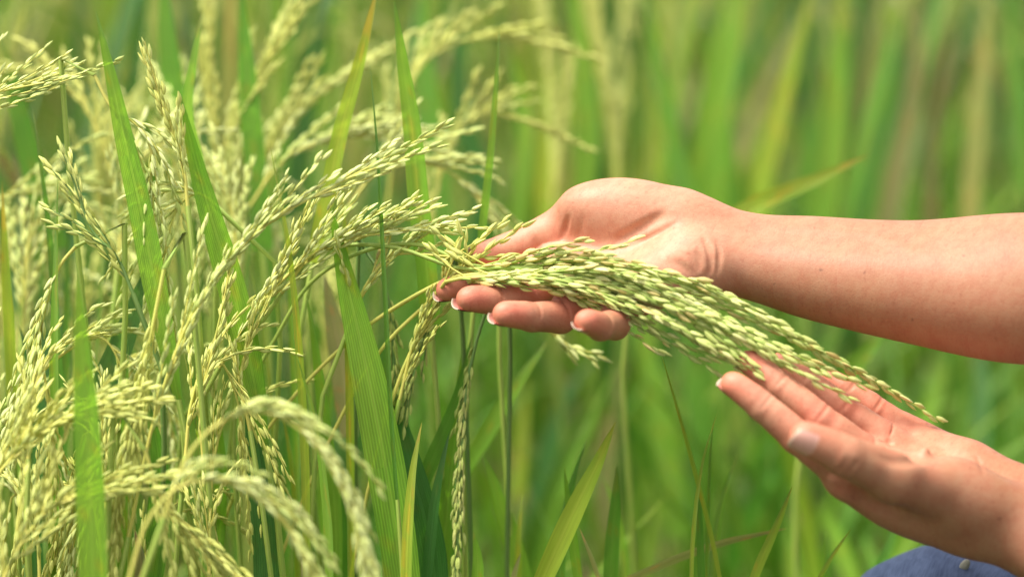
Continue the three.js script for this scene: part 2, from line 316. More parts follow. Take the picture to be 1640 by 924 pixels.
// left hand (lower): palm up, thumb towards the viewer
const lJ = { index: [at(1362, 765, -92), at(1277, 700, -98), at(1221, 651, -98), at(1174, 615, -95)], middle: [at(1392, 733, -70), at(1308, 668, -76), at(1246, 616, -74), at(1200, 580, -70)], ring: [at(1420, 708, -50), at(1347, 654, -55), at(1290, 612, -53), at(1250, 582, -48)], little: [at(1452, 694, -32), at(1400, 654, -35), at(1361, 628, -33), at(1326, 606, -28)] };
const lAcross = V(0.45, 0.45, -0.77).normalize();
const lThumb = [at(1545, 796, -88), at(1432, 764, -116), at(1354, 730, -132), at(1291, 701, -138)];
const leftHand = handField({
  fingers: lJ, side: -1, across: [lAcross, lAcross, lAcross, lAcross], scale: [1.12, 1.12, 1.06, 0.95], nailFree: 0.2, thumbScale: 1.22,
  wrist: [at(1560, 815, -78), at(1560, 800, -66), at(1558, 788, -56), at(1556, 776, -46)],
  thumb: lThumb, thumbPad: V(0.30, 0.15, -0.94).normalize(),
  extra: [
    ell(at(1500, 776, -90), V(-0.93, 0.3, 0.15).normalize(), V(0.3, 0.93, 0).normalize(), V(0, 0, 1), 0.050, 0.020, 0.018),
    cap(at(1550, 752, -42), at(1478, 718, -34), 0.0165, 0.0145),
    limb([[1352, 764, -86, 10.5], [1420, 808, -80, 13.2], [1490, 830, -75, 16], [1560, 840, -72, 18]]),
    limb([[1550, 756, -50, 17.5], [1640, 800, -62, 20.5], [1800, 885, -85, 28], [2000, 1000, -118, 39], [2110, 1060, -130, 41], [2180, 900, -160, 44]]),
    limb([[1540, 806, -88, 17], [1640, 836, -84, 20], [1800, 920, -100, 28]]),
    limb([[1555, 838, -72, 18], [1640, 866, -82, 20.5], [1800, 945, -105, 28], [2000, 1015, -120, 38]]),
  ],
  lines: [
    [[[1385, 718], [1430, 738], [1480, 732], [1530, 704]], 0.0030, 0.006],
    [[[1410, 712], [1445, 718], [1485, 716]], 0.0130, 0.009],
    [[[1398, 700], [1440, 712], [1478, 716]], 0.0018, 0.0022],
    [[[1556, 716], [1570, 740], [1580, 770]], 0.0015, 0.0010],
    [[[1330, 770], [1400, 806], [1452, 828]], 0.0050, 0.0056],
  ],
});
const person = thing('person', 'person kneeling with bare forearms and blue jeans, both hands holding up rice panicles', 'person');
const bounds = (pts, m) => { const b = new THREE.Box3().setFromPoints(pts); b.min.subScalar(m); b.max.addScalar(m); return b; };
const rb = bounds([...Object.values(rJ).flat(), ...rThumb, at(1790, 468, -50), at(1960, 380, -30), at(1000, 320, 0)], 0.055);
const lb = bounds([...Object.values(lJ).flat(), ...lThumb, at(2110, 1060, -130), at(2180, 900, -160)], 0.055);
const rg = colourSkin(netMesh(rightHand.f, rb.min, rb.max, 0.00118), rightHand.pink, [[at(1010, 395, -20), 0.06, 1], [at(850, 440, 0), 0.06, 1], [at(1100, 420, -20), 0.035, 1]]);
const lg = colourSkin(netMesh(leftHand.f, lb.min, lb.max, 0.00118), leftHand.pink, [[at(1440, 710, -60), 0.045, 1], [at(1270, 630, -80), 0.06, 1]]);
for (const n of nails) part('fingernail', nailGeometry(n), nailMat, person);
// the rest of the kneeling body, to the right of the frame: torso, head, legs
{
  const eR = at(1800, 468, -50), sR = at(2350, 130, 60), eL = at(2110, 1060, -130), sL = at(2370, 420, -270), sM = sR.clone().lerp(sL, 0.5);
  const hip = V(0.80, 0.34, sM.z), kR = at(1500, 1030, 60), fR = V(kR.x + 0.05, 0.07, kR.z + 0.01), kL = V(0.47, 0.075, kR.z + 0.27), fL = V(0.88, 0.07, kR.z + 0.28);
  const hR = hip.clone().add(V(0, 0, -0.085)), hL = hip.clone().add(V(0, 0, 0.085)), neck = sM.clone().add(V(-0.035, 0.085, 0)), head = neck.clone().add(V(-0.05, 0.135, 0.01));
  const chest = sM.clone().add(V(0.02, -0.10, 0)), waist = hip.clone().lerp(sM, 0.4);
  const mid = (a, b, t) => a.clone().lerp(b, t);
  const mesh = (f, pts, m, cell) => { const b = bounds(pts, m); return netMesh(f, b.min, b.max, cell); };
  // arms above the elbow, shoulders, neck, shins
  const arms = blend([cap(eR, sR, 0.041, 0.050), cap(eL, sL, 0.041, 0.050), cap(sR, sL, 0.045, 0.045), cap(sM, neck, 0.06, 0.052), cap(neck, head.clone().add(V(0.02, -0.05, 0)), 0.05, 0.05)], 0.03);
  const armG = colourSkin(mesh(arms, [eR, sR, eL, sL, head], 0.07, 0.010), [], []);
  // head looking down at the panicles
  const fw = V(-0.86, -0.50, 0.05).normalize(), up = V(-0.5, 0.86, 0).normalize(), sd = V().crossVectors(fw, up).normalize(), h = (a, b, c) => head.clone().addScaledVector(fw, a).addScaledVector(up, b).addScaledVector(sd, c);
  let face = blend([ell(h(-0.01, 0.035, 0), fw, up, sd, 0.092, 0.085, 0.074), ell(h(0.018, -0.035, 0), fw, up, sd, 0.066, 0.075, 0.058), cap(h(0.045, -0.085, 0), h(0.06, -0.085, 0), 0.020, 0.018), cap(h(0.078, 0.02, 0), h(0.096, -0.018, 0), 0.009, 0.013), cap(h(0.078, -0.052, -0.016), h(0.078, -0.052, 0.016), 0.010, 0.010), cap(h(0.072, 0.036, -0.04), h(0.080, 0.036, 0), 0.010, 0.009), cap(h(0.072, 0.036, 0.04), h(0.080, 0.036, 0), 0.010, 0.009), ell(h(-0.012, 0.0, 0.074), fw, up, sd, 0.018, 0.03, 0.008), ell(h(-0.012, 0.0, -0.074), fw, up, sd, 0.018, 0.03, 0.008)], 0.014);
  face = carve(face, [[[h(0.075, 0.012, 0.022), h(0.066, 0.012, 0.042)], 0.012, 0.006], [[h(0.075, 0.012, -0.022), h(0.066, 0.012, -0.042)], 0.012, 0.006], [[h(0.090, -0.052, -0.022), h(0.093, -0.052, 0), h(0.090, -0.052, 0.022)], 0.0035, 0.003]]);
  const faceG = colourSkin(mesh(face, [head], 0.14, 0.004), [[h(0.09, -0.052, 0), 0.02, 0.8]], []);
  part('body', mergeGeometries([rg, lg, armG, faceG]), skin, person);
  const eyeMat = new THREE.MeshStandardMaterial({ color: 0x2a1a12, roughness: 0.2 });
  for (const s of [-1, 1]) { const e = part('eye', new THREE.SphereGeometry(0.0125, 16, 12), eyeMat, person); e.position.copy(h(0.068, 0.012, s * 0.031)); e.scale.set(1, 0.6, 1); }
  const hairF = (x, y, z) => { const d = blend([ell(h(-0.016, 0.045, 0), fw, up, sd, 0.097, 0.092, 0.083), ell(h(-0.115, 0.02, 0), fw, up, sd, 0.04, 0.045, 0.04), cap(h(-0.05, -0.02, 0.06), h(-0.06, -0.07, 0.03), 0.025, 0.02), cap(h(-0.05, -0.02, -0.06), h(-0.06, -0.07, -0.03), 0.025, 0.02)], 0.02)(x, y, z); const q = (x - head.x) * fw.x + (y - head.y) * fw.y + (z - head.z) * fw.z, w = (x - head.x) * up.x + (y - head.y) * up.y + (z - head.z) * up.z; return Math.max(d, Math.min(q - 0.022, 0.055 - w)); };
  part('hair', mesh(hairF, [head], 0.18, 0.005), new THREE.MeshStandardMaterial({ color: 0x1a120d, roughness: 0.5 }), person);
  const weave = (a, b) => texture(256, 256, (u, v) => { const t = 0.5 + 0.5 * Math.sin((u * 64 + v * 64) * Math.PI * 2), n = noise(u * 60, v * 12, 3) * 0.5 + noise(u * 6, v * 6, 8) * 0.5; return mix(a, b, 0.35 * t + 0.65 * n); });
  const cloth = (a, b) => { const m = weave(a, b); return new THREE.MeshPhysicalMaterial({ map: m, roughness: 0.95, bumpMap: m, bumpScale: 0.0008 }); };
  const shirtF = blend([cap(chest.clone().add(V(0, 0, -0.085)), chest.clone().add(V(0, 0, 0.085)), 0.095, 0.095), cap(chest, waist, 0.115, 0.10), cap(waist, hip, 0.105, 0.115), cap(mid(eR, sR, 0.5), sR, 0.058, 0.066), cap(mid(eL, sL, 0.5), sL, 0.058, 0.066), cap(sR, sL, 0.066, 0.066)], 0.05);
  part('shirt', mesh(shirtF, [sR, sL, mid(eR, sR, 0.5), mid(eL, sL, 0.5), hip, chest], 0.15, 0.010), cloth([0.42, 0.44, 0.46], [0.58, 0.60, 0.60]), person);
  const jeansF = blend([cap(hip.clone().add(V(0, 0.04, -0.05)), hip.clone().add(V(0, 0.04, 0.05)), 0.12, 0.12), cap(hR, kR, 0.095, 0.060), cap(kR, fR.clone().add(V(0, 0.05, 0)), 0.058, 0.048), cap(hL, kL.clone().add(V(0, 0.02, 0)), 0.095, 0.066), cap(kL.clone().add(V(0, 0.02, 0)), fL.clone().add(V(-0.06, 0.01, 0)), 0.060, 0.046)], 0.03);
  const folds = (x, y, z) => jeansF(x, y, z) + 0.0045 * (noise(x * 38, y * 30, z * 38) - 0.5) + 0.006 * (noise(x * 14, y * 22, z * 14) - 0.5);
  part('jeans', mesh(folds, [hip, kR, fR, kL, fL], 0.15, 0.009), cloth([0.19, 0.24, 0.36], [0.42, 0.48, 0.62]), person);
  const torn = new THREE.MeshStandardMaterial({ color: 0xa9a69c, roughness: 0.95 }), t = at(1546, 906, 26), tg = new THREE.SphereGeometry(0.0045, 12, 8).scale(0.7, 1.1, 0.35).rotateZ(-0.5);
  part('frayed_patch', tg, torn, person).position.copy(t);
  const shoe = new THREE.MeshStandardMaterial({ color: 0x4a4238, roughness: 0.8 });
  for (const [f, d] of [[fR, V(-0.19, -0.035, 0)], [fL, V(0.17, -0.03, 0)]]) part('shoe', mesh(blend([cap(f.clone().add(V(0, -0.02, 0)), f.clone().add(d), 0.045, 0.034), cap(f, f.clone().addScaledVector(d, -0.2).add(V(0, -0.035, 0)), 0.045, 0.036)], 0.03), [f, f.clone().add(d)], 0.08, 0.007), shoe, person);
}
// ---------------------------------------------------------------- ground
const soilMap = texture(512, 512, (u, v) => {
  const a = noise(u * 8, v * 8, 1), b = noise(u * 30, v * 30, 4), c = noise(u * 110, v * 110, 8), m = 0.5 * a + 0.3 * b + 0.2 * c;
  return mix([0.24, 0.19, 0.12], m > 0.55 ? [0.26, 0.32, 0.12] : [0.42, 0.33, 0.22], Math.min(1, m * 1.3));
});
{
  const g = new THREE.PlaneGeometry(80, 80, 80, 80).rotateX(-Math.PI / 2), p = g.attributes.position, uv = g.attributes.uv;
  for (let i = 0; i < p.count; i++) { p.setY(i, (noise(p.getX(i) * 0.9, 3, p.getZ(i) * 0.9) - 0.5) * 0.05 - 0.02); uv.setXY(i, p.getX(i) / 1.6, p.getZ(i) / 1.6); }
  g.computeVertexNormals();
  structure('ground', g, new THREE.MeshStandardMaterial({ map: soilMap, roughness: 0.9, bumpMap: soilMap, bumpScale: 0.02 }), 'damp brown soil of the rice field under the plants');
}

// ---------------------------------------------------------------- rice: materials
const leafMap = texture(128, 512, (u, v) => {                  // parallel veins, a pale midrib, flecks along the blade
  const vein = 0.5 + 0.5 * Math.cos(u * Math.PI * 2 * 13), x = Math.abs(u - 0.5), rib = Math.exp(-((x / 0.035) ** 2));
  const fleck = noise(u * 22, v * 5, 2) * 0.6 + noise(u * 60, v * 26, 6) * 0.4, patch = noise(u * 2, v * 3.999, 12);
  const b = 0.87 + 0.13 * vein + 0.16 * (fleck - 0.5);
  return [b * (0.92 + 0.12 * patch) + 0.12 * rib, b + 0.06 * rib, b * (0.82 + 0.06 * patch) + 0.14 * rib];
});
const leafBump = texture(128, 64, u => 0.5 + 0.35 * Math.cos(u * Math.PI * 2 * 13) + 0.4 * Math.exp(-(((u - 0.5) / 0.03) ** 2)), false);
const leafMat = (r, g, b, rough = 0.5) => new THREE.MeshPhysicalMaterial({ color: new THREE.Color().setRGB(r, g, b), map: leafMap, bumpMap: leafBump, bumpScale: 0.0003, roughness: rough, transmission: 0.56, thickness: 0, specularIntensity: 0.5, side: THREE.DoubleSide, vertexColors: true });
const LEAF = {
  bright: leafMat(0.36, 0.62, 0.075), green: leafMat(0.23, 0.49, 0.07), deep: leafMat(0.11, 0.30, 0.08), lime: leafMat(0.58, 0.70, 0.085),
  dry: leafMat(0.38, 0.34, 0.16, 0.8), blue: leafMat(0.17, 0.36, 0.15), straw: leafMat(0.56, 0.54, 0.20, 0.8),
};
const grainMap = texture(64, 64, (u, v) => {                   // ribbed husk, greener in the furrows
  const rib = 0.5 + 0.5 * Math.cos(u * Math.PI * 2 * 5), f = noise(u * 12, v * 9, 3), t = 0.55 * rib + 0.45 * f;
  return mix([0.80, 0.86, 0.60], [1.0, 1.0, 0.94], t);
});
const grainMat = (r, g, b) => new THREE.MeshPhysicalMaterial({ color: new THREE.Color().setRGB(r, g, b), map: grainMap, roughness: 0.55, specularIntensity: 0.5 });
const GRAIN = [grainMat(0.68, 0.67, 0.35), grainMat(0.62, 0.64, 0.30), grainMat(0.58, 0.62, 0.28), grainMat(0.80, 0.75, 0.47), grainMat(0.78, 0.60, 0.34), grainMat(0.52, 0.58, 0.25), grainMat(0.60, 0.63, 0.30), grainMat(0.46, 0.55, 0.22), grainMat(0.60, 0.44, 0.22)];
const PALE = [grainMat(0.77, 0.77, 0.46), grainMat(0.73, 0.74, 0.38), grainMat(0.67, 0.71, 0.33)];
const YELLOW = [grainMat(0.76, 0.72, 0.30), grainMat(0.70, 0.70, 0.31), grainMat(0.68, 0.66, 0.25)];
const GREENISH = [grainMat(0.52, 0.56, 0.22), grainMat(0.62, 0.60, 0.28), grainMat(0.44, 0.50, 0.17)];
const stemMat = new THREE.MeshPhysicalMaterial({ color: new THREE.Color().setRGB(0.40, 0.52, 0.13), map: leafMap, roughness: 0.55 });
const stemYellow = new THREE.MeshPhysicalMaterial({ color: new THREE.Color().setRGB(0.66, 0.62, 0.18), map: leafMap, roughness: 0.55 });
const stemDark = new THREE.MeshPhysicalMaterial({ color: new THREE.Color().setRGB(0.16, 0.27, 0.08), map: leafMap, roughness: 0.6 });

// ---------------------------------------------------------------- rice: shapes
function grainGeometry(len, wid, bend, radial = 8, rows = 7) {  // husk: spindle with two keels and a small beak, foot with glumes
  const P = [], U = [], I = [];
  for (let j = 0; j <= rows; j++) {
    const t = j / rows, r = Math.pow(Math.sin(Math.PI * Math.min(1, 0.03 + t * 0.985)), 0.72) * (1 - 0.22 * t) * wid * 0.55, y = t * len, x0 = bend * Math.sin(Math.PI * t) * len;
    for (let i = 0; i <= radial; i++) { const a = i / radial * Math.PI * 2, k = 1 + 0.10 * Math.cos(2 * a), q = j === 0 || j === rows ? 0.12 * wid : r; P.push(x0 + Math.cos(a) * q * k, y, Math.sin(a) * q * 0.74 * k); U.push(i / radial, t); }
  }
  for (let j = 0; j < rows; j++) for (let i = 0; i < radial; i++) { const a = j * (radial + 1) + i, b = a + radial + 1; I.push(a, b, a + 1, a + 1, b, b + 1); }
  const g = geo(P, null, U, I); return g;
}
const GR = [grainGeometry(0.0106, 0.0033, 0.02), grainGeometry(0.0098, 0.0035, -0.03), grainGeometry(0.0112, 0.0031, 0.05), grainGeometry(0.0102, 0.0032, 0), grainGeometry(0.0094, 0.0026, -0.06)];
const GRLOW = [grainGeometry(0.0100, 0.0028, 0.03, 6, 5), grainGeometry(0.0092, 0.0029, -0.04, 6, 5)];
const Y = V(0, 1, 0), qTmp = new THREE.Quaternion(), mTmp = new THREE.Matrix4();
// grains along a branch; single: each a mesh of its own, else one mesh of the branch's grains
function grainsOn(curve, parent, R, o) {
  const L = curve.getLength(), step = o.step ?? 0.0043, geos = [], side = V(R() - 0.5, R() - 0.5, R() - 0.5), s0 = (o.bare ?? 0.12) * L; let k = 0;
  const mats = o.mats ?? GRAIN;
  for (let s = s0; s < L + 0.001; s += step * (0.85 + 0.3 * R())) {
    const t = Math.min(1, s / L), p = curve.getPointAt(t), d = curve.getTangentAt(t), n = side.clone().addScaledVector(d, -side.dot(d)).normalize();
    n.applyAxisAngle(d, k * 2.2 + R() * 1.2); k++;
    const tilt = (o.tilt ?? 0.12) * (0.5 + R()), dir = d.clone().multiplyScalar(Math.cos(tilt)).addScaledVector(n, Math.sin(tilt)).normalize();
    const sc = (o.size ?? 1) * (o.single ? 1 : 0.92) * (0.84 + 0.28 * R()) * (R() < 0.06 ? 0.7 : 1);
    qTmp.setFromUnitVectors(Y, dir); const roll = new THREE.Quaternion().setFromAxisAngle(dir, R() * 6.28); qTmp.premultiply(roll);
    p.addScaledVector(n, (o.off ?? 0.0011)).addScaledVector(d, -0.002);
    if (o.single) {
      const g = part('grain', GR[Math.floor(R() * GR.length)], mats[Math.floor(R() * R() * mats.length * 1.35) % mats.length], parent);
      g.position.copy(p); g.quaternion.copy(qTmp); g.scale.setScalar(sc);
    } else { mTmp.compose(p, qTmp, V(sc, sc, sc)); geos.push(GRLOW[Math.floor(R() * 2)].clone().applyMatrix4(mTmp)); }
  }
  if (geos.length) part('grain_cluster', mergeGeometries(geos), mats[Math.floor(R() * mats.length)], parent, true);
}
function culm(th, base, dir, R, mat = stemMat, r = 0.0017) {     // from the ground up to where the panicle or blade begins
  const g = V(base.x + (R() - 0.5) * 0.1 - dir.x * 0.1, -0.02, base.z + (R() - 0.5) * 0.1), m = g.clone().lerp(base, 0.55); m.x += (R() - 0.5) * 0.02;
  part('culm', taperTube(spline([g, m, base.clone().addScaledVector(dir, -0.04), base]), r * 1.5, r, 14, 6), mat, th);
}
function panicle(th, pts, R, o = {}) {
  const C = spline(pts), n = Math.round((o.n ?? 9) * 1.35), start = o.start ?? 0.12, len = o.len ?? 0.075, mats = o.mats ?? GRAIN, sm = o.stem ?? stemYellow;
  part('rachis', taperTube(C, o.r ?? 0.0013, 0.0005, 18, 5), sm, th);
  for (let i = 0; i <= n; i++) {
    const t = start + (1 - start) * (i / n) * 0.97, p = C.getPointAt(t), d = C.getTangentAt(t), L = len * (1.1 - 0.45 * t) * (0.75 + 0.5 * R());
    let n1 = V(R() - 0.5, R() - 0.5, R() - 0.5); n1.addScaledVector(d, -n1.dot(d)).normalize();
    const a = (o.spread ?? 0.3) * (0.4 + 0.9 * R()) * (i === n ? 0.1 : 1), e = d.clone().multiplyScalar(Math.cos(a)).addScaledVector(n1, Math.sin(a));
    const q1 = p.clone().addScaledVector(e, L * 0.35), q2 = p.clone().addScaledVector(e, L * 0.7), q3 = p.clone().addScaledVector(e, L); q2.y -= L * (o.droop ?? 0.08) * 0.5; q3.y -= L * (o.droop ?? 0.08) * 1.3;
    const bc = spline([p, q1, q2, q3]), b = part('branch', taperTube(bc, 0.0006, 0.0003, 6, 4), sm, th);
    grainsOn(bc, b, R, { ...o, mats });
  }
}
function bladeGeometry(pts, width, { face = V(0, 0.15, 1), roll = 0, rollEnd = 0, fold = 0.16, seg = 34, base = 0.75, wave = 0, seed = 1 } = {}) {
  const C = spline(pts), L = C.getLength(), P = [], U = [], I = [], K = [], cols = 5, p = V(), d = V(), n = V(), b = V(), withered = hash3(seed, 5, 9) < 0.4 ? 0.05 + 0.16 * hash3(seed, 2, 4) : 0;
  for (let j = 0; j <= seg; j++) {
    const t = j / seg; C.getPointAt(t, p); C.getTangentAt(t, d);
    n.copy(face).addScaledVector(d, -face.dot(d)).normalize().applyAxisAngle(d, roll + (rollEnd - roll) * t); b.crossVectors(d, n).normalize();
    const sh = t < 0.35 ? base + (1 - base) * Math.sin(t / 0.35 * Math.PI / 2) : Math.pow(Math.max(0, 1 - ((t - 0.35) / 0.65) ** 1.9), 0.9), w = width * 0.5 * Math.max(0.012, sh);
    for (let i = 0; i < cols; i++) {
      const u = i / (cols - 1) * 2 - 1, lift = fold * Math.abs(u) * w + wave * w * Math.sin(t * 21 + seed * 3 + (u > 0 ? 1.3 : 0)) * Math.abs(u);
      P.push(p.x + b.x * u * w + n.x * lift, p.y + b.y * u * w + n.y * lift, p.z + b.z * u * w + n.z * lift); U.push(0.5 + u * 0.5, t * L / 0.16 + seed * 0.37);
      const tip = t + 0.05 * noise(u * 3 + seed, t * 9, 2) > 1.03 - withered, blotch = noise(u * 2.5 + seed * 7, t * L * 90, 4) > 0.80;   // withered tips, rust flecks
      K.push(...(tip ? [1.5, 1.0, 1.1] : blotch ? [1.35, 0.95, 0.9] : [1, 1, 1]));
    }
  }
  for (let j = 0; j < seg; j++) for (let i = 0; i < cols - 1; i++) { const a = j * cols + i, c = a + cols; I.push(a, a + 1, c, a + 1, c + 1, c); }
  return geo(P, null, U, I, K);
}
const px = (list, dz0, dz1 = dz0) => list.map(([x, y], i) => at(x, y, dz0 + (dz1 - dz0) * i / (list.length - 1)));
const dirOf = pts => pts[1].clone().sub(pts[0]).normalize();
// ---------------------------------------------------------------- the panicles lying in the hands: branches fan out from the pinch of the upper hand
{
  const gathers = [[748, 436], [736, 430], [722, 446], [760, 426], [712, 452]];
  const stalks = [
    ['rice stalk in the hands with the longest panicle, its tip on the lower palm', [[330, 905], [420, 700], [560, 545], [670, 470]], 12, [
      [[840, 424], [950, 422], [1070, 446], [1190, 490], [1330, 572], [1430, 628], [1512, 676]], [[840, 428], [960, 436], [1090, 478], [1210, 535], [1310, 583], [1400, 622]], [[850, 430], [970, 440], [1100, 470], [1200, 508], [1290, 552], [1370, 598]], [[850, 420], [960, 418], [1080, 442], [1170, 476], [1262, 532], [1340, 590]]]],
    ['rice stalk in the hands with drooping lower branches between the two hands', [[350, 580], [430, 470], [520, 400], [630, 396]], 5, [
      [[830, 448], [900, 470], [965, 500], [1010, 532], [1058, 563]], [[830, 446], [910, 468], [985, 502], [1050, 540], [1105, 570], [1152, 597]], [[840, 444], [930, 466], [1020, 506], [1100, 552], [1180, 585], [1262, 622]], [[830, 450], [890, 464], [950, 486], [1000, 512]]]],
    ['rice stalk in the hands whose branches end over the lower ring finger', [[430, 940], [520, 720], [610, 560], [690, 480]], -2, [
      [[840, 436], [960, 452], [1060, 488], [1150, 540], [1222, 596], [1296, 638]], [[840, 434], [960, 446], [1080, 490], [1180, 540], [1270, 592], [1366, 642]], [[850, 438], [950, 458], [1050, 500], [1130, 552], [1200, 590], [1284, 634]], [[840, 430], [950, 438], [1060, 470], [1160, 520], [1250, 566], [1330, 606]]]],
    ['rice stalk in the hands with short golden branches across the palm of the upper hand', [[430, 560], [500, 450], [590, 400], [670, 392]], 6, [
      [[800, 415], [860, 405], [915, 404], [965, 402], [1018, 385]], [[790, 420], [840, 402], [890, 394], [950, 384]], [[830, 424], [920, 414], [1000, 422], [1075, 440], [1138, 457]], [[830, 420], [910, 410], [980, 414], [1040, 428]]]],
    ['rice stalk in the hands bundled low against the middle and ring fingertips', [[560, 930], [600, 740], [650, 580], [705, 482]], -8, [
      [[820, 444], [880, 456], [940, 470], [1010, 496], [1080, 520]], [[820, 440], [900, 450], [980, 474], [1060, 508], [1130, 548], [1190, 575]], [[820, 436], [900, 440], [980, 456], [1060, 478], [1130, 500], [1200, 536]], [[830, 432], [900, 430], [970, 436], [1040, 452], [1110, 474]]]],
  ];
  const depth = x => x < 860 ? -18 - (x - 742) * 0.18 : x < 1100 ? -39 - (x - 860) * 0.125 : x < 1300 ? -69 - (x - 1100) * 0.05 : -79 + (x - 1300) * 0.14;
  stalks.forEach(([label, stemPx, dz, branches], si) => {
    const R = rng(100 + si), th = thing('rice_stalk', label, 'rice stalk', 'rice stalks held in the hands');
    const gather = gathers[si], stem = [...px(stemPx, 60 - si * 8, 2), at(gather[0], gather[1], -16 + dz * 0.4), at(800, 432 + (gather[1] - 436) * 0.6, -26 + dz * 0.5), at(870, 434 + (gather[1] - 436) * 0.4, -40 + dz * 0.6)];
    culm(th, stem[0], dirOf(stem), R, stemMat);
    part('stem', taperTube(spline(stem), 0.0015, 0.0012, 26, 6), si % 2 ? stemMat : stemYellow, th);
    const strands = si === 1 ? branches : branches.flatMap(b => [b, b.slice(0, -1).map(([x, y], i) => [x + 12, y + [6, 9, 7, 9, 6, 8][i]]), ...(si !== 2 && si !== 4 ? [] : [b.slice(0, -1).map(([x, y], i) => [x - 8, y - [4, 6, 7, 5, 6, 5][i]])])]);
    strands.forEach((b, bi) => {
      const lift = [0, 2, -4, -3, 1, 4, 3, -2, 5, -1, 4, -5][bi] ?? 0;
      const rc = spline(stem), from = rc.getPointAt(0.80 + 0.17 * (bi / strands.length)), fx = 742 + 9 * bi, all = [from, ...b.filter(([x], i) => x > fx + 90 || i >= b.length - 2).map(([x, y], i) => at(x + (R() - 0.5) * 5, y + (R() - 0.5) * 4, depth(x) + dz * 0.7 + lift + (R() - 0.5) * 3))];
      const C = spline(all), br = part('branch', taperTube(C, 0.0008, 0.0003, 30, 4), stemMat, th);
      grainsOn(C, br, R, { single: true, size: 0.95, step: 0.0063, bare: 0.03 + 0.05 * R(), tilt: 0.13, mats: si === 3 ? [GRAIN[4], GRAIN[0], GRAIN[1], GRAIN[3]] : GRAIN });
    });
    const rc0 = spline(stem);
    // dull yellow stubs where empty branchlets leave the pinch
    for (let k = 0; k < 2; k++) {
      const e = [[846, 356], [786, 398], [834, 408], [812, 350], [800, 425], [735, 380], [742, 372], [700, 372], [690, 398], [720, 402]][si * 2 + k];
      const g = rc0.getPointAt(0.62 + 0.05 * si + 0.06 * k), q = at(e[0], e[1], -16), C = spline([g, g.clone().lerp(q, 0.5).add(V(0, -0.002, 0)), q]), br = part('branch', taperTube(C, 0.0008, 0.0004, 8, 4), stemYellow, th);
      grainsOn(C, br, R, { single: true, size: 0.95, step: 0.006, bare: 0.5, tilt: 0.12, mats: YELLOW });
    }
  });
}
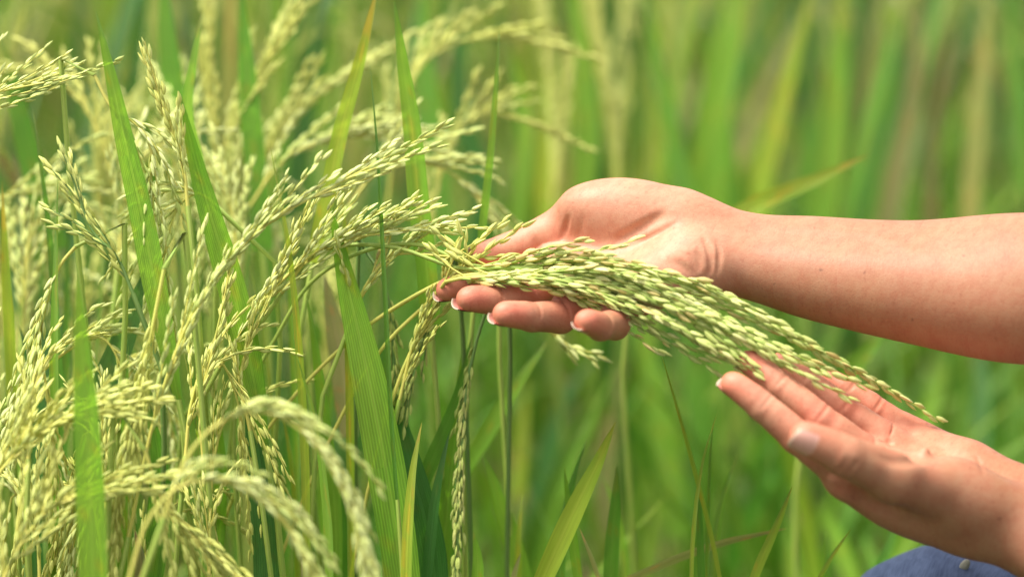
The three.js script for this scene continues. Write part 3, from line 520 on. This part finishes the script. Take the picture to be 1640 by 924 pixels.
// ---------------------------------------------------------------- standing rice beside the hands: panicles
{
  const G = 'rice panicles standing beside the hands';
  // label, points (px), depth from/to (mm), options
  const list = [
    ['thick cream panicle arching up towards the hands in front of the blades', [[205, 860], [255, 640], [325, 470], [420, 365], [530, 300], [600, 262]], -70, -50, { n: 13, len: 0.075, spread: 0.16, droop: 0.0, mats: PALE, start: 0.2, size: 1.0 }],
    ['thin panicle bowing over just left of the upper hand', [[350, 590], [415, 490], [490, 415], [545, 385], [600, 376]], 8, 0, { n: 8, len: 0.07, spread: 0.22, droop: 0.0, mats: PALE }],
    ['blurred arching panicle at the bottom, its tip bent to the lower edge', [[262, 830], [300, 730], [360, 672], [430, 662], [500, 708], [555, 805], [592, 915]], -170, -170, { n: 12, len: 0.055, spread: 0.16, droop: 0.4, start: 0.3, mats: PALE, size: 0.95 }],
    ['blurred low panicle below the arching one at the bottom', [[205, 930], [238, 830], [290, 778], [352, 772], [430, 812], [488, 885], [520, 960]], -180, -170, { n: 12, len: 0.055, spread: 0.2, droop: 0.4, start: 0.3, mats: PALE, size: 0.95 }],
    ['upright yellow panicle hanging straight beside the wide blade', [[262, 430], [244, 520], [222, 620], [200, 720], [185, 830]], -60, -70, { n: 10, len: 0.07, spread: 0.10, mats: YELLOW }],
    ['pale drooping panicle near the left edge at mid height', [[120, 395], [95, 425], [74, 480], [56, 550], [42, 620]], -5, -10, { n: 9, len: 0.06, spread: 0.2, droop: 0.2, mats: PALE }],
    ['fan of thin panicle branches spreading from the upper left corner', [[-120, 260], [-60, 180], [-10, 150], [40, 138]], -10, 0, { n: 7, len: 0.085, spread: 0.5, droop: -0.05, mats: PALE, size: 0.8 }],
    ['small tight panicle at the tip of the dark upright blade', [[300, 330], [292, 260], [272, 200], [245, 130]], -8, -8, { n: 6, len: 0.045, spread: 0.16, droop: 0, mats: YELLOW }],
    ['side branch of rice with white grains hanging by the tall blade', [[150, 120], [180, 175], [225, 205], [243, 250], [237, 310]], 5, 5, { n: 7, len: 0.05, spread: 0.3, droop: 0.4, mats: PALE }],
    ['dark stemmed panicle curving in front of the wide blade', [[212, 470], [185, 410], [150, 375], [130, 330], [120, 300]], -12, -15, { n: 6, len: 0.05, spread: 0.35, mats: YELLOW, stem: stemDark }],
    ['dense pale panicle hanging between the two upright blades', [[345, 330], [315, 310], [285, 330], [268, 390], [262, 460]], 25, 20, { n: 11, len: 0.055, spread: 0.25, droop: 0.3, mats: PALE }],
    ['long green grained panicle hanging straight below the upper hand', [[778, 500], [765, 540], [748, 620], [738, 740], [730, 900]], 30, 20, { n: 14, len: 0.045, spread: 0.08, mats: GREENISH, stem: stemDark, size: 0.9 }],
    ['short green panicle hanging beside the fingertips', [[700, 470], [690, 510], [668, 570], [655, 630]], 25, 20, { n: 7, len: 0.04, spread: 0.14, mats: GREENISH, stem: stemDark, size: 0.85 }],
    ['slim dark panicle hanging along the thin upright stem', [[610, 440], [622, 480], [630, 560], [626, 650]], 30, 25, { n: 9, len: 0.04, spread: 0.12, mats: GREENISH, stem: stemDark, size: 0.85 }],
    ['horizontal spray of panicle branches pointing at the thumb', [[450, 470], [500, 410], [560, 388], [620, 368], [680, 366]], 10, 4, { n: 8, len: 0.06, spread: 0.35, droop: 0, mats: PALE, size: 0.9 }],
    ['tangled panicle between the thin stem and the thumb', [[560, 520], [590, 450], [630, 410], [690, 408]], 15, 8, { n: 8, len: 0.05, spread: 0.5, mats: GRAIN, size: 0.9 }],
    ['yellow panicle drooping under the fingertips of the upper hand', [[640, 640], [660, 560], [690, 500], [720, 450]], 12, 0, { n: 8, len: 0.045, spread: 0.3, mats: YELLOW, size: 0.9 }],
    ['panicle with two forks left of the hanging pale one', [[400, 690], [385, 600], [420, 500], [455, 420], [475, 380]], -5, 0, { n: 8, len: 0.045, spread: 0.16, droop: 0, mats: YELLOW, size: 0.9 }],
    ['slender panicle rising behind the yellow upright one', [[325, 740], [320, 650], [340, 560], [360, 470]], -20, -20, { n: 8, len: 0.04, spread: 0.14, droop: 0, mats: YELLOW, size: 0.9 }],
    ['bushy panicle spreading in the lower left corner', [[-30, 800], [20, 730], [80, 680], [150, 660]], -90, -90, { n: 12, len: 0.07, spread: 0.5, mats: YELLOW }],
    ['bushy panicle below the one in the lower left corner', [[-10, 960], [40, 860], [100, 800], [180, 790]], -120, -110, { n: 12, len: 0.07, spread: 0.55, mats: YELLOW }],
    ['panicle hanging down beside the near wide blade', [[150, 660], [160, 730], [140, 800], [110, 870]], -30, -30, { n: 10, len: 0.055, spread: 0.25, mats: PALE, droop: 0.3 }],
    ['panicle behind the near wide blade at mid height', [[60, 600], [110, 560], [160, 540], [190, 580], [200, 640]], 20, 20, { n: 9, len: 0.055, spread: 0.3, mats: PALE, droop: 0.2 }],
    ['drooping panicle at the lower left with branches to the lower edge', [[230, 720], [260, 800], [310, 860], [370, 910]], -90, -90, { n: 9, len: 0.06, spread: 0.22, mats: YELLOW }],
    ['soft bent panicle behind the cream one at upper centre', [[360, 420], [400, 300], [450, 210], [520, 140], [590, 95]], 260, 280, { n: 10, len: 0.09, spread: 0.3, mats: YELLOW, size: 1.1 }],
    ['soft panicle leaning right above the upper hand', [[560, 330], [600, 280], [680, 262], [740, 290], [790, 350]], 160, 170, { n: 9, len: 0.07, spread: 0.22, mats: PALE }],
    ['soft panicle bending over at top centre', [[620, 330], [640, 180], [690, 90], [780, 60], [850, 66]], 330, 340, { n: 9, len: 0.08, spread: 0.12, mats: YELLOW, size: 1.2 }],
    ['soft panicle arch behind the long thin blade', [[690, 420], [700, 300], [730, 220], [780, 180], [830, 190]], 300, 310, { n: 8, len: 0.08, spread: 0.2, mats: YELLOW }],
    ['soft panicle rising behind the pale ones at upper left', [[330, 360], [350, 260], [390, 170], [430, 90], [470, 20]], 240, 250, { n: 9, len: 0.09, spread: 0.25, mats: YELLOW }],
    ['soft panicle leaning left at the top near the tall blade', [[190, 320], [160, 220], [110, 140], [50, 110], [-10, 120]], 230, 240, { n: 9, len: 0.08, spread: 0.3, mats: YELLOW }],
    ['soft panicle spreading level behind the left drooping one', [[-40, 340], [20, 310], [90, 315], [150, 345], [200, 400]], 180, 180, { n: 10, len: 0.08, spread: 0.3, mats: PALE }],
    ['soft straight panicle between the two dark blurred blades', [[350, 300], [340, 200], [335, 110], [330, 10]], 300, 300, { n: 9, len: 0.08, spread: 0.12, droop: 0, mats: YELLOW, size: 1.1 }],
    ['soft panicle across the middle behind the cream one', [[400, 330], [450, 260], [520, 225], [600, 215]], 200, 200, { n: 8, len: 0.08, spread: 0.25, mats: PALE }],
    ['soft yellow panicle standing upright above the thumb', [[880, 400], [888, 280], [884, 150], [868, 20], [855, -60]], 700, 720, { n: 14, len: 0.12, spread: 0.1, droop: 0, mats: YELLOW, size: 1.4 }],
    ['soft yellow panicle standing upright above the palm', [[990, 380], [985, 260], [972, 150], [955, 20], [945, -60]], 760, 780, { n: 14, len: 0.12, spread: 0.08, droop: 0, mats: YELLOW, size: 1.4 }],
    ['small pale panicle hanging under the little finger', [[860, 500], [880, 530], [915, 555], [950, 566]], 90, 90, { n: 2, len: 0.022, spread: 0.3, mats: PALE }],
  ];
  list.forEach(([label, pts, d0, d1, o], i) => {
    const R = rng(500 + i), th = thing('rice_stalk', label, 'rice stalk', G), P = px(pts, d0, d1);
    culm(th, P[0], dirOf(P), R, o.stem ?? stemMat);
    panicle(th, P, R, o);
  });
}
{                                                              // more of the same, softer, between and behind them
  const R = rng(4242);
  for (let i = 0; i < 17; i++) {
    const dz = 110 + 330 * R(), x = -60 + 640 * R(), y = 80 + 520 * R() * (0.6 + 0.4 * R()), lean = (R() - 0.4) * 130, th = thing('rice_stalk', 'soft pale rice panicle nodding among the blades behind the sharp ones', 'rice stalk', 'soft rice panicles among the blades');
    const P = px([[x, y + 190], [x + lean * 0.2, y + 90], [x + lean * 0.6, y + 20], [x + lean * 1.2, y], [x + lean * 1.8, y + 50 + 40 * R()]], dz, dz + 30);
    culm(th, P[0], dirOf(P), R); panicle(th, P, R, { n: 9, len: 0.07 + 0.02 * R(), spread: 0.2 + 0.2 * R(), mats: R() < 0.5 ? PALE : YELLOW, size: 1.05, droop: 0.1 });
  }
}
{                                                              // the tangle at the lower left
  const R = rng(5151);
  for (let i = 0; i < 14; i++) {
    const dz = -70 + 150 * R(), x = -40 + 400 * R(), y = 540 + 330 * R(), lean = (R() - 0.4) * 120, th = thing('rice_stalk', 'yellow green rice panicle tangled in the dense lower left mass', 'rice stalk', 'tangled rice panicles at the lower left');
    const P = px([[x, y + 150], [x + lean * 0.15, y + 70], [x + lean * 0.5, y + 14], [x + lean, y], [x + lean * 1.5, y + 60], [x + lean * 1.7, y + 140]], dz, dz + 20);
    culm(th, P[0], dirOf(P), R); panicle(th, P, R, { n: 8, len: 0.055 + 0.02 * R(), spread: 0.2 + 0.2 * R(), mats: i % 3 ? YELLOW : PALE, size: 0.9, droop: 0.2 });
  }
}
// ---------------------------------------------------------------- standing rice: blades, one tiller each or a few
{
  const G = 'rice tillers beside and below the hands';
  // label, [[points from foot to tip], depth from/to, width px, material, blade options]...
  const list = [
    ['tall bright rice tiller with a pointed blade near the upper left', [[[[285, 640], [252, 480], [225, 340], [198, 220], [172, 100], [152, 15]], 0, 0, 40, LEAF.bright, { base: 0.3, fold: 0.12 }]]],
    ['near rice tiller with one wide soft green blade at the left', [[[[150, 1010], [146, 860], [140, 720], [132, 580], [122, 430]], -150, -150, 46, LEAF.bright, { fold: 0.1, base: 1 }]]],
    ['rice tiller with a yellowing blade leaning right to the top edge', [[[[500, 420], [522, 320], [545, 210], [575, 100], [606, -30]], 60, 60, 26, LEAF.lime, { base: 0.8, wave: 0.1 }]]],
    ['rice tiller with the broad green blade below the bowing panicle', [[[[655, 1010], [635, 860], [612, 720], [582, 570], [552, 440], [528, 325]], 12, 6, 62, LEAF.bright, { fold: 0.22, base: 0.8, roll: 0.25 }], [[[700, 1000], [690, 880], [650, 720], [620, 600]], 30, 30, 50, LEAF.deep, {}]]],
    ['rice tiller with a straight bright blade left of the thumb, tip at the top', [[[[690, 520], [682, 420], [670, 320], [660, 210], [646, 110], [630, -5]], 40, 40, 34, LEAF.bright, { fold: 0.25, base: 0.9 }]]],
    ['thin rice tiller with a needle blade standing above the thumb', [[[[760, 480], [772, 370], [785, 250], [794, 140], [800, 45]], 60, 60, 13, LEAF.bright, {}]]],
    ['thin dark rice tiller standing before the bowing panicle', [[[[636, 800], [626, 660], [620, 540], [612, 380], [604, 240], [592, 100]], -8, -8, 8, LEAF.green, { fold: 0.5 }]]],
    ['rice tiller with the dark upright blade bearing a small panicle', [[[[425, 720], [400, 580], [368, 450], [335, 340], [305, 230], [288, 150]], 10, -5, 46, LEAF.bright, { base: 0.25, fold: 0.22, roll: -0.2 }], [[[330, 330], [318, 260], [300, 180], [310, 90], [325, 10]], 60, 90, 18, LEAF.bright, {}]]],
    ['soft dark rice tiller standing at the top left of centre', [[[[420, 400], [408, 260], [396, 120], [384, -40]], 240, 240, 36, LEAF.green, { base: 1 }], [[[300, 330], [285, 200], [270, 80], [258, -60]], 300, 300, 42, LEAF.green, { base: 1 }]]],
    ['blue green rice tiller leaning right behind the upright yellow panicle', [[[[140, 700], [170, 610], [205, 520], [232, 430]], 40, 40, 44, LEAF.blue, {}], [[[90, 400], [60, 300], [30, 180], [5, 60]], 260, 260, 40, LEAF.green, { base: 1 }]]],
    ['yellow green rice tiller with a browned tip standing below the hands', [[[[850, 970], [890, 880], [928, 800], [958, 740], [986, 676]], 10, 10, 34, LEAF.lime, { fold: 0.3 }], [[[930, 960], [920, 880], [912, 820], [904, 748]], 30, 30, 16, LEAF.bright, {}]]],
    ['grey green rice tiller with a blunt blade below the hands', [[[[975, 980], [980, 880], [985, 810], [988, 742]], 60, 60, 24, LEAF.green, { base: 1 }]]],
    ['long bending grass stem under the hanging branch tips', [[[[1160, 960], [1140, 860], [1112, 750], [1090, 670], [1058, 562]], -5, -5, 8, LEAF.lime, {}], [[[1126, 980], [1122, 880], [1120, 800], [1115, 755]], 10, 10, 12, LEAF.green, {}]]],
    ['slanting pale rice tiller left of the blue jeans', [[[[1195, 960], [1218, 900], [1245, 840], [1270, 778]], 0, 0, 16, LEAF.lime, {}]]],
    ['faint thin blade slanting beside the blue jeans', [[[[1300, 950], [1322, 910], [1342, 878], [1365, 845]], 30, 30, 8, LEAF.lime, {}]]],
    ['dry fallen rice straw lying slantwise below the hands', [[[[1000, 930], [1080, 895], [1160, 868], [1262, 846]], 40, 60, 14, LEAF.straw, { fold: 0.6, base: 1 }]]],
    ['soft rice tiller leaning right below the little finger', [[[[720, 790], [775, 700], [825, 620], [878, 545]], 160, 160, 26, LEAF.bright, {}], [[[850, 980], [825, 880], [800, 800], [775, 730]], 120, 120, 30, LEAF.bright, {}]]],
    ['rice tiller with crossing blades below the fingertips', [[[[620, 960], [650, 840], [690, 740], [730, 640], [755, 540]], 40, 40, 26, LEAF.green, {}], [[[700, 980], [712, 860], [722, 760], [740, 600], [745, 520]], 50, 50, 30, LEAF.bright, {}], [[[680, 970], [690, 860], [700, 780], [720, 690]], 20, 20, 18, LEAF.deep, {}]]],
    ['rice tiller with a dry orange blade behind the broad one', [[[[540, 940], [535, 800], [520, 680], [505, 560], [490, 470]], 40, 40, 24, LEAF.bright, {}], [[[560, 700], [550, 600], [535, 520], [520, 440]], 120, 120, 40, LEAF.dry, {}]]],
    ['green rice tiller behind the blurred panicles at the bottom', [[[[430, 980], [425, 840], [410, 700], [395, 560]], 20, 20, 46, LEAF.deep, { base: 1 }], [[[545, 980], [540, 880], [530, 780], [515, 700]], 60, 60, 40, LEAF.green, { base: 1 }]]],
    ['rice tiller with narrow blades in the lower left', [[[[230, 990], [250, 860], [255, 760], [240, 650]], 10, 10, 40, LEAF.green, { base: 1 }], [[[330, 980], [345, 860], [350, 760], [345, 620]], 40, 40, 30, LEAF.bright, { base: 1 }], [[[215, 980], [225, 900], [215, 850]], -20, -20, 20, LEAF.dry, {}]]],
    ['thin rice tillers at the left edge behind the panicles', [[[[20, 700], [15, 560], [8, 430], [2, 290]], 60, 60, 18, LEAF.lime, {}], [[[60, 980], [50, 800], [60, 650], [30, 520]], 50, 50, 36, LEAF.deep, {}]]],
    ['soft rice blade pointing right behind the forearm', [[[[1080, 420], [1140, 372], [1210, 328], [1300, 290], [1392, 248]], 230, 230, 30, LEAF.lime, { fold: 0.1, base: 1 }]]],
    ['soft rice blade showing under the forearm', [[[[1330, 640], [1362, 592], [1390, 560], [1420, 530]], 300, 300, 34, LEAF.bright, { base: 1 }]]],
    ['short rice tiller with tiny blades at the bottom centre', [[[[760, 980], [765, 900], [758, 850]], 20, 20, 20, LEAF.bright, {}], [[[815, 960], [825, 915], [834, 885]], 20, 20, 10, LEAF.straw, {}], [[[970, 960], [950, 900], [928, 845]], 20, 20, 8, LEAF.straw, {}]]],
  ];
  list.forEach(([label, blades], i) => {
    const R = rng(900 + i), th = thing('rice_tiller', label, 'rice plant', G);
    blades.forEach(([pts, d0, d1, w, mat, o], k) => {
      const P = px(pts, d0, d1);
      if (P[0].y > 0.1) culm(th, P[0], dirOf(P), R, stemMat, Math.min(0.002, w / 2500 * 0.4));
      part('leaf', bladeGeometry(P, w / 2500 * (1 + d0 / 1200), { seed: i * 3 + k, wave: 0.04, roll: (R() - 0.5) * 0.5, rollEnd: (R() - 0.5) * 0.7, ...o }), mat, th);
    });
  });
}
{                                                              // slender shoots threading through the panicles
  const R = rng(616);
  for (let i = 0; i < 34; i++) {
    const dz = -40 + 260 * R(), x = i < 24 ? 20 + 640 * R() : 620 + 520 * R(), top = i < 24 ? 120 + 560 * R() : 640 + 200 * R(), lean = (R() - 0.5) * 120, th = thing('rice_tiller', i < 24 ? 'slender green rice shoot threading up among the panicles' : 'slender green rice shoot standing low under the hands', 'rice plant', i < 24 ? 'slender shoots among the panicles' : 'slender shoots under the hands');
    const P = px([[x, 990], [x + lean * 0.1, 990 - (990 - top) * 0.4], [x + lean * 0.45, top + (990 - top) * 0.25], [x + lean, top]], dz, dz + 20);
    culm(th, P[0], dirOf(P), R, stemMat, 0.0012); part('leaf', bladeGeometry(P, (7 + 12 * R()) / 2500, { seed: 300 + i, wave: 0.05, fold: 0.3, roll: (R() - 0.5), rollEnd: (R() - 0.5) * 1.6 }), [LEAF.bright, LEAF.lime, LEAF.green, LEAF.bright][i % 4], th);
  }
}
// ---------------------------------------------------------------- soft blades farther back, right of and above the hands
{
  const G = 'soft rice tillers behind the forearm', B = LEAF.bright, Li = LEAF.lime, Gr = LEAF.green, De = LEAF.deep;
  const list = [
    ['bright soft rice tiller rising above the upper wrist', 1000, [[[[1150, 470], [1140, 330], [1150, 180], [1175, 60], [1195, -60]], 60, B], [[[1110, 470], [1118, 330], [1128, 200], [1160, 20], [1170, -60]], 46, B], [[[1190, 470], [1172, 300], [1150, 130], [1118, 20]], 40, Gr]]],
    ['yellow green soft rice tiller slanting up right of the wrist', 950, [[[[1180, 480], [1212, 340], [1240, 210], [1272, 90], [1310, -50]], 44, Li], [[[1225, 470], [1215, 330], [1225, 200]], 40, B]]],
    ['tall bright soft rice tiller above the middle of the forearm', 1050, [[[[1300, 480], [1318, 340], [1334, 190], [1345, 70], [1352, -60]], 62, B], [[[1290, 480], [1300, 380], [1296, 250], [1310, 130]], 40, Gr], [[[1340, 470], [1376, 260], [1420, 100], [1466, -50]], 38, Gr]]],
    ['brown withered soft rice tiller above the forearm', 1200, [[[[1400, 480], [1430, 300], [1462, 140], [1482, -40]], 46, LEAF.dry], [[[1500, 480], [1490, 330], [1500, 180], [1530, 30]], 40, LEAF.dry]]],
    ['straw coloured soft rice tiller in the upper right corner', 1150, [[[[1560, 480], [1555, 330], [1568, 180], [1580, 20], [1590, -50]], 44, LEAF.straw], [[[1530, 480], [1545, 380], [1556, 280]], 50, Gr], [[[1640, 300], [1630, 160], [1615, -30]], 40, Gr]]],
    ['green soft rice tiller leaning left above the thenar', 900, [[[[1140, 500], [1110, 360], [1082, 240], [1056, 110], [1030, -40]], 46, Gr], [[[1040, 480], [1030, 360], [1045, 280]], 40, De]]],
    ['yellow green soft rice tiller at the top right of centre', 800, [[[[900, 460], [930, 330], [940, 180], [925, 40], [905, -60]], 56, B], [[[960, 460], [985, 300], [970, 160], [950, -40]], 34, Li], [[[880, 460], [876, 300], [884, 150], [868, -50]], 46, Li]]],
    ['deep green soft rice tiller at the top centre', 700, [[[[720, 440], [700, 300], [682, 150], [676, -50]], 60, Gr], [[[760, 440], [770, 300], [735, 150], [748, -50]], 50, De], [[[820, 440], [830, 320], [840, 200], [815, 60]], 44, B]]],
    ['soft rice tiller in the gap between the two hands', 900, [[[[1090, 860], [1066, 720], [1046, 600], [1020, 500]], 62, B], [[[1120, 860], [1118, 720], [1108, 600], [1095, 500]], 50, Gr]]],
    ['soft rice tiller left of the lower fingertips', 1000, [[[[1180, 900], [1150, 760], [1130, 640], [1150, 520]], 50, Gr], [[[1220, 900], [1210, 760], [1180, 650]], 46, B], [[[1280, 900], [1250, 800], [1240, 720]], 40, B]]],
    ['soft rice tiller above the lower wrist under the forearm', 900, [[[[1560, 800], [1570, 700], [1572, 600], [1560, 500]], 44, LEAF.blue], [[[1620, 800], [1625, 680], [1610, 560]], 40, Gr], [[[1470, 740], [1490, 650], [1520, 560]], 40, B]]],
    ['soft rice tiller below the upper hand with dry lower leaf', 800, [[[[850, 900], [870, 760], [905, 640], [960, 560]], 44, De], [[[985, 880], [970, 760], [985, 650], [1000, 580]], 50, LEAF.dry], [[[830, 800], [835, 690], [845, 600]], 30, Li]]],
    ['soft rice tiller standing low in the bottom right', 700, [[[[1380, 980], [1350, 880], [1310, 800]], 40, B], [[[1440, 960], [1400, 900], [1380, 850]], 36, Gr], [[[1290, 980], [1270, 900], [1262, 820]], 40, B]]],
  ];
  list.forEach(([label, dz, blades], i) => {
    const R = rng(1300 + i), th = thing('rice_tiller', label, 'rice plant', G);
    blades.forEach(([pts, w, mat], k) => {
      const P = px(pts, dz + k * 40, dz + k * 40 + 30);
      culm(th, P[0], dirOf(P), R, stemMat, 0.002);
      part('leaf', bladeGeometry(P, w / 2500 * (1 + dz / 1200) * 0.72, { seed: i * 3 + k, wave: 0.05, roll: (R() - 0.5) * 0.6, rollEnd: (R() - 0.5) * 0.9, base: 0.9 }), mat, th);
    });
  });
}
// ---------------------------------------------------------------- the rice field behind
const localLeaves = [], localPanicles = [];
for (let i = 0; i < 7; i++) {
  const R = rng(40 + i), out = 0.10 + 0.22 * R(), h = 0.72 + 0.4 * R(), bend = R() * 0.22;
  localLeaves.push(bladeGeometry([V(0, 0, 0), V(out * 0.2, h * 0.35, 0), V(out * 0.55, h * 0.7, (R() - 0.5) * 0.04), V(out, h * 0.95, (R() - 0.5) * 0.06), V(out + bend, h * (1 - bend), (R() - 0.5) * 0.1)], 0.015 + 0.007 * R(), { face: V(-0.6, 0.3, 0.5), seed: i, seg: 16, wave: 0.05, rollEnd: (R() - 0.5) }));
}
for (let i = 0; i < 4; i++) {
  const R = rng(70 + i), holder = new THREE.Group(), h = 0.82 + 0.14 * R(), out = 0.16 + 0.08 * R();
  panicle(holder, [V(out * 0.25, h * 0.72, 0), V(out * 0.5, h * 0.95, 0.01), V(out * 0.9, h, 0.01), V(out * 1.35, h * 0.93, 0), V(out * 1.6, h * 0.8, 0)], R, { n: 8, len: 0.075, spread: 0.25, mats: YELLOW, size: 1.1, step: 0.0075 });
  const gs = []; holder.traverse(o => { if (o.isMesh) gs.push(o.geometry); });
  gs.push(taperTube(spline([V(0, -0.02, 0), V(out * 0.1, h * 0.4, 0), V(out * 0.25, h * 0.72, 0)]), 0.0026, 0.0016, 8, 5));
  localPanicles.push(mergeGeometries(gs));
}
const clumps = [];
for (let i = 0; i < 5; i++) {
  const R = rng(200 + i), th = new THREE.Group();
  for (let k = 0; k < 11; k++) {
    const m = part('leaf', localLeaves[Math.floor(R() * 7)], [LEAF.bright, LEAF.green, LEAF.deep, LEAF.lime, LEAF.bright, LEAF.green, LEAF.blue, LEAF.straw, LEAF.dry][Math.floor(R() * (i === 4 ? 9 : 8.2))], th);
    m.rotation.y = k * 2.4 + R(); m.rotation.z = (R() - 0.5) * 0.25; m.scale.set(1, 0.75 + 0.4 * R(), 1); m.position.set((R() - 0.5) * 0.07, -0.02, (R() - 0.5) * 0.07);
  }
  for (let k = 0; k < (i < 3 ? 3 : 1); k++) { const m = part('panicle', localPanicles[Math.floor(R() * 4)], YELLOW[k % 3], th, true); m.rotation.y = k * 2.1 + R(); m.position.set((R() - 0.5) * 0.05, 0, (R() - 0.5) * 0.05); m.scale.setScalar(0.9 + 0.2 * R()); }
  clumps.push(th);
}
function plantClump(kind, x, z, turn, s, label, group) {
  const c = clumps[kind].clone(); c.name = numbered('rice_plant'); c.position.set(x, 0, z); c.rotation.y = turn; c.scale.setScalar(s); c.userData = { label, category: 'rice plant', group }; scene.add(c); return c;
}
{
  const R = rng(31);
  for (let row = 0; row < 9; row++) {
    const D = 1.9 + row * 0.42, half = 0.30 * D + 0.12, nIn = Math.ceil(half * 2 / 0.33);
    for (let k = 0; k < nIn; k++) {
      const x = -half + (k + 0.2 + 0.6 * R()) * half * 2 / nIn, z = EYE.z - D * Math.cos(PITCH) + (R() - 0.5) * 0.3;
      if (row < 2 && x > -0.12) continue;                       // open ground right behind the hands
      const kind = x > 0.25 * D * 0.6 && R() < 0.5 ? 4 : Math.floor(R() * 4.4);
      plantClump(kind, x, z, R() * 6.28, 0.82 + 0.3 * R(), ['soft green rice plant with yellow panicles in the field behind', 'soft green rice plant with a single panicle in the field behind', 'soft rice plant with some dry leaves in the field behind'][[0, 0, 0, 1, 2][kind]], ['rice plants with panicles in the field behind', 'leafy rice plants in the field behind', 'partly dry rice plants in the field behind'][[0, 0, 0, 1, 2][kind]]);
    }
  }
  // farther rows: a mass
  const n = 5200, im = new THREE.InstancedMesh(localLeaves[2], LEAF.green, n), q = new THREE.Quaternion(), e = new THREE.Euler(), c = new THREE.Color();
  for (let i = 0; i < n; i++) {
    const D = 5.6 + R() * R() * 14, x = (R() - 0.5) * 2 * (0.42 * D + 0.5); e.set((R() - 0.5) * 0.3, R() * 6.28, (R() - 0.5) * 0.3); q.setFromEuler(e);
    const s = 0.85 + 0.35 * R(); mTmp.compose(V(x, -0.02, EYE.z - D), q, V(s * 1.4, s, s * 1.4)); im.setMatrixAt(i, mTmp); const k = R(); c.setRGB(0.7 + 0.9 * k, 0.75 + 0.35 * k, 0.8); im.setColorAt(i, c);
  }
  im.name = 'far_rice_field'; im.castShadow = im.receiveShadow = true; im.userData = { kind: 'stuff', label: 'mass of far rice leaves closing the view behind', category: 'rice field' }; scene.add(im);
}
{                                                              // low weeds and young shoots over the soil
  const R = rng(77), n = 3600, g = bladeGeometry([V(0, 0, 0), V(0.02, 0.14, 0), V(0.06, 0.27, 0.01), V(0.13, 0.36, 0.02)], 0.012, { seg: 8, face: V(-0.6, 0.3, 0.5) });
  const im = new THREE.InstancedMesh(g, LEAF.bright, n), q = new THREE.Quaternion(), e = new THREE.Euler(), c = new THREE.Color();
  for (let i = 0; i < n; i++) {
    const D = 1.25 + Math.pow(R(), 0.8) * 5.5, x = (R() - 0.5) * 2 * (0.36 * D + 0.3); e.set((R() - 0.5) * 0.5, R() * 6.28, (R() - 0.5) * 0.5); q.setFromEuler(e);
    const s = 0.55 + 0.9 * R(); mTmp.compose(V(x, -0.02, EYE.z - D), q, V(s * 1.2, s, s * 1.2)); im.setMatrixAt(i, mTmp); const k = R(); c.setRGB(0.5 + 0.7 * k * R(), 0.6 + 0.4 * k, 0.8); im.setColorAt(i, c);
  }
  im.name = 'grass'; im.castShadow = im.receiveShadow = true; im.userData = { kind: 'stuff', label: 'low green weeds and shoots covering the soil', category: 'grass' }; scene.add(im);
}
{                                                              // the field goes on round the viewer, outside the frame, and shades the hands from below
  const R = rng(901), n = 3000, im = new THREE.InstancedMesh(localLeaves[3], LEAF.deep, n), q = new THREE.Quaternion(), e = new THREE.Euler(); let i = 0;
  while (i < n) {
    const x = -2.4 + 4.8 * R(), z = -0.5 + 4 * R(), d = EYE.z - z, s = 0.4 + 0.5 * R();
    if (x > 0.15 && x < 1.1 && z > -0.55 && z < 0.6) continue;  // where the person kneels
    const inside = d > -0.1 && Math.abs(x) < 0.3 * d + 0.45;
    if (inside && (x < 0.05 || d > 1.5)) continue;
    if (Math.hypot(x, d) < 0.35) continue;
    const h = inside ? Math.max(0.15, 0.95 - 0.46 * d - 0.32) / 1.0 : s * 1.15; if (h < 0.2) continue;
    e.set((R() - 0.5) * 0.3, R() * 6.28, (R() - 0.5) * 0.3); q.setFromEuler(e); mTmp.compose(V(x, -0.02, z), q, V(1.1, h, 1.1)); im.setMatrixAt(i++, mTmp);
  }
  im.name = 'surrounding_rice_field'; im.castShadow = im.receiveShadow = true; im.userData = { kind: 'stuff', label: 'mass of rice leaves round the kneeling person outside the view', category: 'rice field' }; scene.add(im);
}
renderer.render(scene, camera);
